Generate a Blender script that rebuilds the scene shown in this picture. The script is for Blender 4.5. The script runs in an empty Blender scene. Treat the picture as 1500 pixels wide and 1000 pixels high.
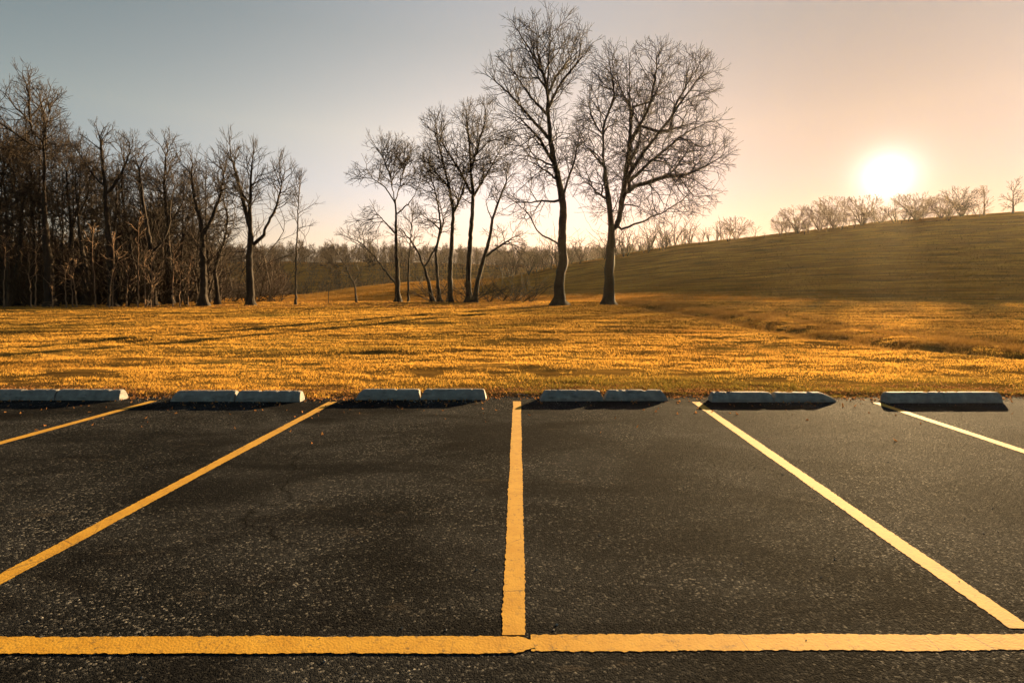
import bpy, math, random
import numpy as np

# ------------------------------------------------------------------ camera
SC = bpy.context.scene
COL = SC.collection
H_CAM, F_PX, VPX, VPY = 1.61, 783.0, 765.0, 432.0       # eye height (m), focal length and vanishing point (photo px)
cam_d = bpy.data.cameras.new('camera'); cam = bpy.data.objects.new('camera', cam_d); COL.objects.link(cam)
cam.location = (0, 0, H_CAM); cam.rotation_euler = (math.radians(90), 0, 0)
cam_d.sensor_width = 36.0; cam_d.lens = 36.0 * F_PX / 1500.0
cam_d.shift_x = -(VPX - 750) / 1500.0; cam_d.shift_y = -(500 - VPY) / 1500.0
cam_d.clip_start = 0.05; cam_d.clip_end = 6000
SC.camera = cam

# ------------------------------------------------------------------ sky and sun
SUN_AZ = math.atan((1300 - VPX) / F_PX)                  # to the right of the view axis
SUN_EL = math.radians(10.4)
SD = (math.sin(SUN_AZ) * math.cos(SUN_EL), math.cos(SUN_AZ) * math.cos(SUN_EL), math.sin(SUN_EL))
world = bpy.data.worlds.new('World'); SC.world = world; world.use_nodes = True
wn, wl = world.node_tree.nodes, world.node_tree.links
wn.clear()
def W(t, **kw):
    n = wn.new(t)
    for k, v in kw.items(): setattr(n, k, v)
    return n
def wmath(op, a, b=None):
    n = W('ShaderNodeMath', operation=op)
    for i, v in enumerate((a, b)):
        if v is None: continue
        if isinstance(v, (int, float)): n.inputs[i].default_value = v
        else: wl.new(v, n.inputs[i])
    return n.outputs[0]
sky = W('ShaderNodeTexSky', sky_type='NISHITA', sun_disc=False, sun_elevation=SUN_EL, sun_rotation=SUN_AZ,
        altitude=100, air_density=1.0, dust_density=0.0, ozone_density=1.0)
geo = W('ShaderNodeNewGeometry')
vec = W('ShaderNodeVectorMath', operation='SCALE'); wl.new(geo.outputs['Incoming'], vec.inputs[0]); vec.inputs['Scale'].default_value = -1
dot = W('ShaderNodeVectorMath', operation='DOT_PRODUCT'); wl.new(vec.outputs[0], dot.inputs[0]); dot.inputs[1].default_value = SD
ang = wmath('MULTIPLY', wmath('ARCCOSINE', wmath('MINIMUM', dot.outputs['Value'], 1.0)), 180 / math.pi)   # degrees from the sun
sep = W('ShaderNodeSeparateXYZ'); wl.new(vec.outputs[0], sep.inputs[0])
elev = wmath('MULTIPLY', wmath('ARCSINE', sep.outputs['Z']), 180 / math.pi)
SKY_STRENGTH = 0.05
# dusty winter air: the low sky is warmer than clean air would make it
ramp = W('ShaderNodeValToRGB'); wl.new(wmath('DIVIDE', elev, 90.0), ramp.inputs[0])
er = ramp.color_ramp
stops = [(0.0, (0.36, 0.30, 0.34)), (0.067, (0.60, 0.385, 0.32)), (0.122, (0.68, 0.465, 0.385)), (0.18, (0.84, 0.55, 0.385)), (0.28, (0.70, 0.495, 0.345)), (0.5, (0.65, 0.52, 0.41)), (1.0, (0.65, 0.55, 0.455))]
while len(er.elements) < len(stops): er.elements.new(0.5)
for e, (p, c) in zip(er.elements, stops): e.position = p; e.color = (*c, 1)
def lobe(width, power, amp):
    x = wmath('POWER', wmath('DIVIDE', ang, width), power)
    return wmath('MULTIPLY', wmath('EXPONENT', wmath('MULTIPLY', x, -1.0)), amp)
def vscale(col, fac):
    n = W('ShaderNodeVectorMath', operation='SCALE')
    if isinstance(col, tuple): n.inputs[0].default_value = col
    else: wl.new(col, n.inputs[0])
    if isinstance(fac, (int, float)): n.inputs['Scale'].default_value = fac
    else: wl.new(fac, n.inputs['Scale'])
    return n.outputs[0]
def vadd(a, b):
    n = W('ShaderNodeVectorMath', operation='ADD'); wl.new(a, n.inputs[0]); wl.new(b, n.inputs[1]); return n.outputs[0]
def vmul(a, b):
    n = W('ShaderNodeVectorMath', operation='MULTIPLY'); wl.new(a, n.inputs[0]); wl.new(b, n.inputs[1]); return n.outputs[0]
base_c = W('ShaderNodeCombineXYZ')
for q, v in zip(base_c.inputs, (0.58, 1.00, 1.18)): q.default_value = v
warm = vadd(base_c.outputs[0], vscale((0.97, 0.17, -0.13), lobe(75.0, 2.0, 1.0)))       # warmer towards the sun
even = wmath('MULTIPLY', wmath('SUBTRACT', 1.0, lobe(28.0, 2.0, 0.70)), wmath('ADD', 0.80, lobe(62.0, 2.6, 0.80)))
col = vscale(vmul(vmul(sky.outputs[0], ramp.outputs[0]), warm), wmath('MULTIPLY', even, SKY_STRENGTH))
col = vadd(col, vscale((1.0, 0.80, 0.58), lobe(9.0, 1.0, 0.022)))
col = vadd(col, vscale((1.0, 0.92, 0.80), lobe(0.95, 1.0, 0.60)))
bg = W('ShaderNodeBackground'); wl.new(col, bg.inputs['Color']); bg.inputs['Strength'].default_value = 1.0
out = W('ShaderNodeOutputWorld'); wl.new(bg.outputs[0], out.inputs['Surface'])

sun_d = bpy.data.lights.new('sun', 'SUN'); sun_d.energy = 5.0; sun_d.angle = math.radians(0.6); sun_d.color = (1.0, 0.67, 0.32)
sun = bpy.data.objects.new('sun', sun_d); COL.objects.link(sun)
from mathutils import Vector
sun.rotation_euler = Vector((-SD[0], -SD[1], -SD[2])).to_track_quat('-Z', 'Y').to_euler()

SC.view_settings.view_transform = 'Standard'; SC.view_settings.look = 'None'
SC.view_settings.gamma = 1.0; SC.view_settings.use_curve_mapping = False
SC.view_settings.exposure = 2.6
SC.cycles.max_bounces = 6; SC.cycles.diffuse_bounces = 3; SC.cycles.transmission_bounces = 4; SC.cycles.volume_bounces = 1
SC.cycles.use_denoising = True

RNG = np.random.default_rng(7)
random.seed(7)

# ------------------------------------------------------------------ helpers
def P(px, py, d):
    """photo pixel at distance d along the view axis -> world point"""
    return np.array(((px - VPX) / F_PX * d, d, H_CAM - (py - VPY) / F_PX * d))

def _hash(ix, iy, seed):
    h = (ix.astype(np.int64) * 374761393 + iy.astype(np.int64) * 668265263 + seed * 974711) & 0x7fffffff
    h = ((h ^ (h >> 13)) * 1274126177) & 0x7fffffff
    return ((h ^ (h >> 16)) & 0xffff) / 65535.0
def vnoise(x, y, seed=0):
    ix, iy = np.floor(x), np.floor(y); fx, fy = x - ix, y - iy
    u, v = fx * fx * (3 - 2 * fx), fy * fy * (3 - 2 * fy)
    a, b = _hash(ix, iy, seed), _hash(ix + 1, iy, seed); c, d = _hash(ix, iy + 1, seed), _hash(ix + 1, iy + 1, seed)
    return (a * (1 - u) + b * u) * (1 - v) + (c * (1 - u) + d * u) * v - 0.5
def fbm(x, y, seed=0, octv=4):
    s, a = 0.0, 1.0
    for i in range(octv):
        s = s + a * vnoise(x * 2 ** i + 17.3 * i, y * 2 ** i - 9.1 * i, seed + i); a *= 0.5
    return s

def mesh(name, V, F, k, mat, smooth=True, parent=None, attr=None):
    """V (n,3), F (m,k) -> one mesh object"""
    me = bpy.data.meshes.new(name); V = np.asarray(V, np.float32); F = np.asarray(F, np.int32)
    me.vertices.add(len(V)); me.vertices.foreach_set('co', V.ravel())
    me.loops.add(F.size); me.loops.foreach_set('vertex_index', F.ravel())
    me.polygons.add(len(F)); me.polygons.foreach_set('loop_start', np.arange(0, F.size, k, dtype=np.int32))
    me.polygons.foreach_set('use_smooth', np.full(len(F), smooth))
    me.update(calc_edges=True)
    if attr is not None:
        for an, data in attr.items():
            a = me.attributes.new(an, 'FLOAT', 'POINT'); a.data.foreach_set('value', np.asarray(data, np.float32))
    if mat: me.materials.append(mat)
    o = bpy.data.objects.new(name, me); COL.objects.link(o)
    if parent: o.parent = parent
    return o
def tag(o, label=None, cat=None, group=None, kind=None):
    for k, v in (('label', label), ('category', cat), ('group', group), ('kind', kind)):
        if v: o[k] = v
    return o

# ------------------------------------------------------------------ materials
class Mat:
    def __init__(s, name):
        s.m = bpy.data.materials.new(name); s.m.use_nodes = True
        s.n, s.l = s.m.node_tree.nodes, s.m.node_tree.links
        s.b = s.n['Principled BSDF']; s.out = s.n['Material Output']
        s.tc = s.n.new('ShaderNodeNewGeometry').outputs['Position']
    def node(s, t, **kw):
        n = s.n.new(t)
        for k, v in kw.items(): setattr(n, k, v)
        return n
    def set(s, sock, v):
        if hasattr(v, 'links') or hasattr(v, 'is_linked'): s.l.new(v, sock)
        else: sock.default_value = v
    def mapped(s, scale):
        n = s.node('ShaderNodeMapping'); s.l.new(s.tc, n.inputs[0]); n.inputs['Scale'].default_value = scale; return n.outputs[0]
    def noise(s, scale, detail=4, rough=0.55, vec=None, dist=0.0):
        n = s.node('ShaderNodeTexNoise'); s.l.new(vec or s.tc, n.inputs['Vector'])
        n.inputs['Scale'].default_value = scale; n.inputs['Detail'].default_value = detail
        n.inputs['Roughness'].default_value = rough; n.inputs['Distortion'].default_value = dist
        return n.outputs[0]
    def noise_c(s, scale):
        n = s.node('ShaderNodeTexNoise'); s.l.new(s.tc, n.inputs['Vector']); n.inputs['Scale'].default_value = scale; n.inputs['Detail'].default_value = 5; return n.outputs[1]
    def node_col(s, c):
        n = s.node('ShaderNodeVectorMath', operation='SCALE'); s.l.new(c, n.inputs[0]); n.inputs['Scale'].default_value = 4.0; return n.outputs[0]
    def voronoi(s, scale, feature='F1', vec=None, out='Distance'):
        n = s.node('ShaderNodeTexVoronoi', feature=feature); s.l.new(vec or s.tc, n.inputs['Vector']); n.inputs['Scale'].default_value = scale
        return n.outputs[out]
    def ramp(s, fac, stops):
        n = s.node('ShaderNodeValToRGB'); s.l.new(fac, n.inputs[0]); e = n.color_ramp.elements
        while len(e) < len(stops): e.new(0.5)
        for q, (p, c) in zip(e, stops):
            q.position = p; q.color = (c, c, c, 1) if isinstance(c, (int, float)) else (*c, 1)
        return n.outputs[0]
    def mix(s, fac, a, b, blend='MIX'):
        n = s.node('ShaderNodeMix', data_type='RGBA', blend_type=blend)
        s.set(n.inputs[0], fac)
        for i, v in ((6, a), (7, b)): s.set(n.inputs[i], (*v, 1) if isinstance(v, tuple) else v)
        return n.outputs[2]
    def math(s, op, a, b=0.0):
        n = s.node('ShaderNodeMath', operation=op); s.set(n.inputs[0], a); s.set(n.inputs[1], b); return n.outputs[0]
    def bump(s, h, strength, dist, prev=None):
        n = s.node('ShaderNodeBump'); s.l.new(h, n.inputs['Height']); n.inputs['Strength'].default_value = strength; n.inputs['Distance'].default_value = dist
        if prev: s.l.new(prev, n.inputs['Normal'])
        return n.outputs[0]
    def attr(s, name): 
        n = s.node('ShaderNodeAttribute', attribute_name=name); return n.outputs['Fac']

def m_asphalt():
    m = Mat('asphalt')
    v = m.voronoi(88, 'F1'); v2 = m.voronoi(240, 'F1'); cell = m.voronoi(88, 'F1', out='Color')
    stone = m.node('ShaderNodeSeparateColor'); m.l.new(cell, stone.inputs[0])
    base = m.ramp(stone.outputs[0], [(0.0, (0.0042, 0.0048, 0.0056)), (0.5, (0.0095, 0.0106, 0.0122)), (0.76, (0.023, 0.0245, 0.0265)), (0.92, (0.072, 0.072, 0.070)), (1.0, (0.22, 0.21, 0.19))])
    worn = m.ramp(m.noise(0.55, 5, 0.6), [(0.35, 0.0), (0.68, 1.0)])
    streak = m.ramp(m.noise(0.8, 6, 0.68, m.mapped((0.62, 1.15, 1)), 0.6), [(0.42, 1.0), (0.62, 0.0)])
    c = m.mix(m.math('MULTIPLY', worn, 0.7), base, (0.038, 0.039, 0.041))
    c = m.mix(m.math('MULTIPLY', streak, 0.75), c, (0.0045, 0.0046, 0.005))
    oil = m.ramp(m.noise(0.8, 3, 0.5, m.mapped((0.8, 1.5, 1)), 0.4), [(0.61, 0.0), (0.70, 1.0)])
    c = m.mix(m.math('MULTIPLY', oil, 0.7), c, (0.006, 0.0055, 0.0055))
    crk = m.ramp(m.voronoi(0.42, 'DISTANCE_TO_EDGE', m.mix(0.12, m.tc, m.node_col(m.noise_c(1.6)))), [(0.0, 1.0), (0.0045, 0.0)])
    c = m.mix(m.math('MULTIPLY', crk, m.ramp(m.noise(0.7, 2), [(0.5, 0.0), (0.58, 0.85)])), c, (0.003, 0.003, 0.003))
    scuff = m.ramp(m.noise(2.6, 5, 0.7, m.mapped((0.4, 1.3, 1))), [(0.62, 0.0), (0.74, 0.7)])
    c = m.mix(scuff, c, (0.060, 0.050, 0.040))
    m.l.new(c, m.b.inputs['Base Color'])
    m.l.new(m.ramp(stone.outputs[1], [(0.0, 1.0), (0.9, 0.9), (1.0, 0.7)]), m.b.inputs['Roughness'])
    m.b.inputs['Specular IOR Level'].default_value = 0.008
    h = m.math('ADD', m.math('MULTIPLY', m.math('SUBTRACT', 1.0, v), 1.0), m.math('MULTIPLY', stone.outputs[2], 0.45))
    h = m.math('ADD', h, m.math('MULTIPLY', m.math('SUBTRACT', 1.0, v2), 0.6))
    nb = m.bump(m.noise(5, 4), 0.2, 0.02)
    m.l.new(m.bump(h, 1.0, 0.009, nb), m.b.inputs['Normal'])
    return m.m
def m_paint():
    m = Mat('yellow_road_paint')
    c = m.mix(m.ramp(m.noise(7, 5, 0.65), [(0.35, 0.0), (0.7, 1.0)]), (0.36, 0.185, 0.011), (0.44, 0.245, 0.022))
    pits = m.ramp(m.noise(26, 6, 0.8), [(0.53, 0.0), (0.66, 1.0)])
    wear = m.ramp(m.noise(3.2, 4, 0.6), [(0.38, 0.35), (0.66, 1.0)])
    c = m.mix(m.math('MULTIPLY', pits, wear), c, (0.06, 0.040, 0.016))
    crack = m.ramp(m.voronoi(3.4, 'DISTANCE_TO_EDGE', m.mapped((1, 0.8, 1))), [(0.0, 1.0), (0.010, 0.0)])
    c = m.mix(m.math('MULTIPLY', crack, m.ramp(m.noise(2.2, 2), [(0.5, 0.0), (0.6, 0.8)])), c, (0.05, 0.035, 0.02))
    m.l.new(c, m.b.inputs['Base Color']); m.b.inputs['Roughness'].default_value = 0.85; m.b.inputs['Specular IOR Level'].default_value = 0.2
    h = m.math('ADD', m.math('SUBTRACT', 1.0, m.voronoi(95, 'F1')), m.math('MULTIPLY', m.noise(60, 3, 0.6), 0.6))
    m.l.new(m.bump(h, 0.22, 0.003), m.b.inputs['Normal'])
    return m.m
def m_concrete():
    m = Mat('weathered_concrete')
    c = m.ramp(m.noise(9, 6, 0.65), [(0.25, (0.10, 0.095, 0.09)), (0.55, (0.175, 0.168, 0.158)), (0.8, (0.28, 0.265, 0.24))])
    st = m.ramp(m.noise(5, 5, 0.6, m.mapped((1, 1, 4))), [(0.55, 0.0), (0.72, 1.0)])
    c = m.mix(m.math('MULTIPLY', st, 0.85), c, (0.05, 0.047, 0.044))
    m.l.new(c, m.b.inputs['Base Color']); m.b.inputs['Roughness'].default_value = 0.85
    m.l.new(m.bump(m.noise(45, 6, 0.7), 0.5, 0.012), m.b.inputs['Normal'])
    return m.m
def m_ground(name, near):
    m = Mat(name)
    streak = m.noise(1.0, 6, 0.62, m.mapped((0.30, 1.4, 1)) if near else m.mapped((0.10, 0.55, 0.9)))
    patch = m.noise(0.22, 4, 0.6)
    if near:
        c = m.ramp(streak, [(0.28, (0.038, 0.024, 0.009)), (0.45, (0.10, 0.056, 0.015)), (0.62, (0.19, 0.105, 0.024)), (0.8, (0.25, 0.14, 0.034))])
        c = m.mix(m.ramp(patch, [(0.5, 0.0), (0.66, 0.5)]), c, (0.075, 0.075, 0.022))
        y = m.node('ShaderNodeSeparateXYZ'); m.l.new(m.tc, y.inputs[0])
        edge = m.math('ADD', y.outputs[1], m.math('MULTIPLY', m.noise(2.2, 4), 1.2))
        c = m.mix(m.ramp(m.math('DIVIDE', edge, 20.0), [(0.44, 1.0), (0.495, 0.0)]), c, (0.085, 0.046, 0.022))
    else:
        c = m.ramp(streak, [(0.3, (0.10, 0.042, 0.006)), (0.48, (0.30, 0.128, 0.017)), (0.64, (0.56, 0.25, 0.035))])
        c = m.mix(m.ramp(patch, [(0.45, 0.0), (0.7, 0.35)]), c, (0.10, 0.064, 0.016))
    m.l.new(c, m.b.inputs['Base Color']); m.b.inputs['Roughness'].default_value = 1.0; m.b.inputs['Specular IOR Level'].default_value = 0.0
    nb = m.bump(streak, 0.7, 0.06 if near else 0.9)
    m.l.new(m.bump(m.noise(22 if near else 3.0, 5, 0.7), 0.6, 0.03 if near else 0.2, nb), m.b.inputs['Normal'])
    return m.m
def m_blade(name, dry, gold, green, trans=0.45):
    m = Mat(name)
    t = m.attr('tint')
    c = m.ramp(t, [(0.0, dry), (0.45, gold), (0.75, gold), (1.0, green)])
    m.l.new(c, m.b.inputs['Base Color']); m.b.inputs['Roughness'].default_value = 0.9; m.b.inputs['Specular IOR Level'].default_value = 0.0
    tr = m.node('ShaderNodeBsdfTranslucent'); m.l.new(c, tr.inputs[0])
    mx = m.node('ShaderNodeMixShader'); mx.inputs[0].default_value = trans
    m.l.new(m.b.outputs[0], mx.inputs[1]); m.l.new(tr.outputs[0], mx.inputs[2]); m.l.new(mx.outputs[0], m.out.inputs[0])
    return m.m
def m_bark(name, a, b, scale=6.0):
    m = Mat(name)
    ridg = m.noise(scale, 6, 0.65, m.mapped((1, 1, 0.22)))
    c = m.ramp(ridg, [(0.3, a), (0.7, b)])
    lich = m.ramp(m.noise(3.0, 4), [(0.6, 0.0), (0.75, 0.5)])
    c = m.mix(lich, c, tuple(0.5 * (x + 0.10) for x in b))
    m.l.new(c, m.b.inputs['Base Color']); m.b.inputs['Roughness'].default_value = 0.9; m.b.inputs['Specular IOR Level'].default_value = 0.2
    m.l.new(m.bump(ridg, 0.9, 0.06), m.b.inputs['Normal'])
    return m.m
M_ASPH, M_PAINT, M_CONC = m_asphalt(), m_paint(), m_concrete()
M_FIELD, M_HILL = m_ground('dry_lawn_soil', True), m_ground('winter_pasture', False)
M_GRASS = m_blade('dry_grass_blades', (0.36, 0.182, 0.036), (0.60, 0.335, 0.066), (0.13, 0.098, 0.020), 0.5)
M_TUSS = m_blade('rough_tussock_blades', (0.17, 0.095, 0.026), (0.28, 0.150, 0.038), (0.14, 0.088, 0.022), 0.35)
M_LEAF = m_blade('fallen_leaves', (0.22, 0.095, 0.035), (0.30, 0.15, 0.055), (0.13, 0.06, 0.03), 0.25)
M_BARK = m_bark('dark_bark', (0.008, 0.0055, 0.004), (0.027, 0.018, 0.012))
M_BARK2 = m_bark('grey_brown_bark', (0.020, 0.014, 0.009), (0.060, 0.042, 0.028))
M_BARK3 = m_bark('sapling_and_sun_glow_bark', (0.10, 0.065, 0.040), (0.23, 0.15, 0.095), 14)  # saplings' pale bark; on hill trees its paleness stands in for sun glow
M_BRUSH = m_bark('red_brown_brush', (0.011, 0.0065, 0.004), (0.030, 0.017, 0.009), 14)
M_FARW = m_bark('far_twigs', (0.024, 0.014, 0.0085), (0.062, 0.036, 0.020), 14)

# ------------------------------------------------------------------ the lie of the land
Y_EDGE, Y_CREST, Y_RIDGE = 8.30, 47.0, 128.0
RX = np.array([-400., -140, -100, -53, -27, -4, 10.6, 38, 64.6, 87, 120, 200, 400])
RZ = np.array([-3., -2.5, -1.0, 1.9, 4.7, 6.0, 9.0, 13.7, 16.6, 19.1, 21.3, 24, 26])
SWY = np.array([8.5, 12, 14.8, 18.8, 24.5, 30.5, 38, 46]); SWX = np.array([16.5, 12.2, 10.7, 9.7, 9.2, 8.7, 8.2, 7.6])
def sstep(a, b, x):
    t = np.clip((x - a) / (b - a), 0, 1); return t * t * (3 - 2 * t)
def swale(x, y):
    return x - np.interp(y, SWY, SWX)
def land(x, y, micro=True):
    x = np.asarray(x, float); y = np.asarray(y, float)
    t = np.clip((y - Y_EDGE) / (Y_CREST - Y_EDGE), 0, 1)
    z = 0.02 + 0.99 * t ** 1.04
    s = np.clip((y - Y_CREST) / (Y_RIDGE - Y_CREST), 0, 1)
    zr = np.interp(x, RX, RZ)
    dip = np.interp(x, [-60, -20, 12, 40], [2.2, 1.6, 0.9, 0.3])
    hill = (zr - 1.01) * s ** 1.28 - dip * np.sin(np.pi * s) ** 1.2
    z = z + np.where(y > Y_CREST, hill, 0)
    # behind the ridge: a valley, then the far wooded rise
    b = sstep(Y_RIDGE, 215, y)
    keep = sstep(60, 160, x)
    z = z + b * (1 - keep) * (-5 - np.maximum(zr, -4)) - b * keep * 4
    z = z + sstep(225, 330, y) * 26 * (1 - 0.5 * keep) + 3.0 * fbm(x / 90, y / 90, 5, 2) * sstep(150, 300, y)
    z = z + 1.0 * fbm(x / 30, y / 30, 3, 3) * sstep(50, 90, y) * 0.8
    if micro:
        m = sstep(8.6, 12, y) * (1 - 0.5 * sstep(44, 48, y))
        z = z + m * (0.085 * fbm(x * 0.24, y * 1.05, 11, 5) + 0.030 * fbm(x * 1.1, y * 2.6, 15, 2) + 0.10 * fbm(x * 0.10, y * 0.16, 21, 2))
        q = swale(x, y) + 0.7 * fbm(x * 0.3, y * 0.25, 31, 2)
        on = sstep(9.0, 13, y) * (1 - sstep(42, 46, y))
        z = z + on * (-0.14 * np.exp(-(q / 0.55) ** 2) + 0.05 * np.exp(-((q - 1.9) / 1.2) ** 2) - 0.12 * np.exp(-((q - 4.2) / 0.7) ** 2)
                      + 0.10 * np.exp(-((q - 2.2) / 2.4) ** 2) * fbm(x * 1.4, y * 1.4, 41, 3))
    lot = (np.abs(x) < 70) & (y > -45)
    z = np.where(lot & (y < Y_EDGE + 0.35), np.where(y < 8.05, -0.06, -0.06 + (y - 8.05) / (Y_EDGE + 0.35 - 8.05) * (z + 0.06)), z)
    return z
def graded(segs):
    v = []
    for a, b, st in segs: v += list(np.arange(a, b - 1e-6, st))
    return np.array(v + [segs[-1][1]])
def sheet(name, xs, ys, mat, label=None):
    X, Y = np.meshgrid(xs, ys); Z = land(X, Y)
    V = np.stack([X, Y, Z], -1).reshape(-1, 3); nx = len(xs)
    i = (np.arange(len(ys) - 1)[:, None] * nx + np.arange(nx - 1)[None]).ravel()
    o = mesh(name, V, np.stack([i, i + 1, i + nx + 1, i + nx], 1), 4, mat)
    return tag(o, label, kind='structure')
XS_FIELD = graded([(-1500, -300, 150), (-300, -90, 14), (-90, -45, 1.5), (-45, 45, 0.22), (45, 90, 1.5), (90, 300, 14), (300, 1500, 150)])
XS_FAR = graded([(-1500, -300, 100), (-300, -120, 10), (-120, 160, 1.6), (160, 300, 10), (300, 1500, 100)])
sheet('grass_field', XS_FIELD, graded([(7.9, 9, 0.15), (9, 20, 0.16), (20, 48, 0.26)]), M_FIELD, 'gently rising lawn of dry golden winter grass')
sheet('hill', np.unique(np.concatenate([XS_FAR])), graded([(48, 60, 0.6), (60, 140, 1.3), (140, 230, 6)]), M_HILL, 'long bare pasture hill rising beyond the lawn in shade')
sheet('far_terrain', XS_FAR, graded([(230, 400, 10), (400, 1000, 100), (1000, 3000, 500)]), M_HILL, 'far rise of land under the hazy woods')
V = []
nearsheet = sheet('lot_surroundings', graded([(-1500, -300, 200), (-300, -70, 20), (-70, 70, 10), (70, 300, 20), (300, 1500, 200)]), graded([(-1500, -300, 200), (-300, -45, 15), (-45, 7.9, 7.5)]), M_HILL, 'open grassland around the car park')

# ------------------------------------------------------------------ car park
ax = np.arange(-62, 62.01, 0.12)
def edge_y(x):
    return 8.36 + 0.40 * fbm(x * 0.7, x * 0 + 3.0, 51, 5) + 0.06 * fbm(x * 6, x * 0 + 3.0, 55, 2)
ye = edge_y(ax)
rows = [np.full_like(ax, -40.0), np.full_like(ax, 0.0), np.full_like(ax, 6.0), ye, ye + 0.015]
zz = [0, 0, 0, 0, -0.09]
V = np.concatenate([np.stack([ax, r, np.full_like(ax, z)], 1) for r, z in zip(rows, zz)]); n = len(ax)
i = (np.arange(4)[:, None] * n + np.arange(n - 1)[None]).ravel()
LOT = tag(mesh('parking_lot', V, np.stack([i, i + 1, i + n + 1, i + n], 1), 4, M_ASPH, smooth=False), 'dark worn asphalt car park with yellow bay lines', kind='structure')

def painted_line(a, b, w=0.117, seed=0, zt=0.0022, taper=0.0):
    a, b = np.array(a, float), np.array(b, float); L = np.linalg.norm(b - a); t = (b - a) / L; nrm = np.array([-t[1], t[0]])
    s = np.arange(0, L, 0.012); m = len(s)
    jl = 0.009 * fbm(s * 60, s * 0 + seed, 61 + seed, 3) + 0.008 * fbm(s * 2.2, s * 0, 71 + seed, 2)
    jr = 0.009 * fbm(s * 60, s * 0 + seed + 5, 81 + seed, 3) + 0.008 * fbm(s * 2.2, s * 0, 91 + seed, 2)
    hw = np.full(m, w / 2)
    if taper: hw = hw * np.clip((L - s) / taper, 0.25, 1) ** 0.6
    Lp = a + s[:, None] * t + (hw + jl)[:, None] * nrm; Rp = a + s[:, None] * t - (hw + jr)[:, None] * nrm
    V = np.concatenate([np.c_[Lp, np.full(m, zt)], np.c_[Rp, np.full(m, zt)]]); i = np.arange(m - 1)
    return mesh('painted_line', V, np.stack([i, i + m, i + m + 1, i + 1], 1), 4, M_PAINT, smooth=False, parent=LOT)
for k, (far, near) in enumerate([((-11.1, 8.1), (-11.3, 2.6)), ((-8.35, 8.1), (-8.5, 2.6)), ((-5.60, 8.12), (-5.80, 2.56)), ((-2.86, 8.07), (-2.97, 2.55)), ((-0.08, 8.10), (-0.043, 2.523)),
                                 ((2.61, 8.05), (2.41, 2.575)), ((5.29, 8.0), (5.03, 2.57)), ((8.0, 8.0), (7.7, 2.6))]):
    painted_line(far, near, seed=k)
painted_line((-14, 2.44), (0.075, 2.462), seed=11, zt=0.0036, taper=0.10)
painted_line((10, 2.515), (0.03, 2.474), seed=12)

# ------------------------------------------------------------------ wheel stops
def wheel_stop(x0, x1, y, label, sl=0.02, sr=0.02, h=0.155, crack=None, tip=0.0, ang=0.0, seed=0):
    """trapezoid concrete bar from x0 to x1, front foot at y; sl / sr: how far each end leans in at the top"""
    L = x1 - x0; s = np.linspace(0, 1, int(L / 0.02) + 2); m = len(s)
    prof = [(0.0, 0.0), (0.004, 0.05), (0.022, 0.10), (0.040, 0.138), (0.055, 0.151), (0.075, 0.155), (0.115, 0.155), (0.132, 0.150), (0.146, 0.136), (0.170, 0.06), (0.178, 0.0)]
    k = len(prof); V = np.zeros((m, k, 3))
    for j, (py_, pz) in enumerate(prof):
        zf = pz / 0.155
        xa, xb = sl * zf, L - sr * zf
        X = xa + (xb - xa) * s
        e = np.minimum(s * L, (1 - s) * L)
        rnd = 0.014 * np.exp(-e / 0.012) * (zf > 0.85)
        Z = pz * h / 0.155 - rnd - 0.05 * np.clip(fbm(X * 11 + seed * 7, X * 0 + j * 0.25, 101 + seed, 4) - 0.16, 0, 1) * (zf > 0.6)
        Y = py_ + 0.012 * fbm(X * 8 + seed, X * 0 + j * 0.3, 111 + seed, 4)
        if crack is not None:
            g = np.exp(-((X - crack - 0.05 * (0.155 - pz) / 0.155 - 0.02 * fbm(X * 0 + j * 0.8, X * 0, 7 + seed, 2)) / 0.009) ** 2)
            Z = Z - 0.034 * g * (zf > 0.4); Y = Y + (0.022 * g if j < k / 2 else -0.022 * g)
        if tip:
            q = np.clip((X - (L - tip)) / tip, 0, 1) ** 1.2; Z = Z * (1 - 0.72 * q); Y = Y + 0.03 * q * (0.09 - Y) / 0.09
        V[:, j] = np.stack([X, Y, Z], 1)
    cx = V[..., 0].mean()
    ca, sa = math.cos(ang), math.sin(ang)
    Xr = (V[..., 0] - L / 2) * ca - (V[..., 1] - 0.09) * sa; Yr = (V[..., 0] - L / 2) * sa + (V[..., 1] - 0.09) * ca
    V[..., 0], V[..., 1] = Xr, Yr
    i = (np.arange(m - 1)[:, None] * k + np.arange(k - 1)[None]).ravel()
    F = [tuple(q) for q in np.stack([i, i + k, i + k + 1, i + 1], 1).tolist()]
    F += [tuple(range(k)), tuple(range((m - 1) * k + k - 1, (m - 1) * k - 1, -1))]
    me = bpy.data.meshes.new('wheel_stop'); me.from_pydata(V.reshape(-1, 3).tolist(), [], F); me.update(); me.materials.append(M_CONC)
    o = bpy.data.objects.new('wheel_stop', me); COL.objects.link(o); o.location = ((x0 + x1) / 2, y + 0.09, 0.0)
    return tag(o, label, 'wheel stop', 'concrete wheel stops along the lawn edge')
def sx(px, y): return (px - VPX) / F_PX * y
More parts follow.
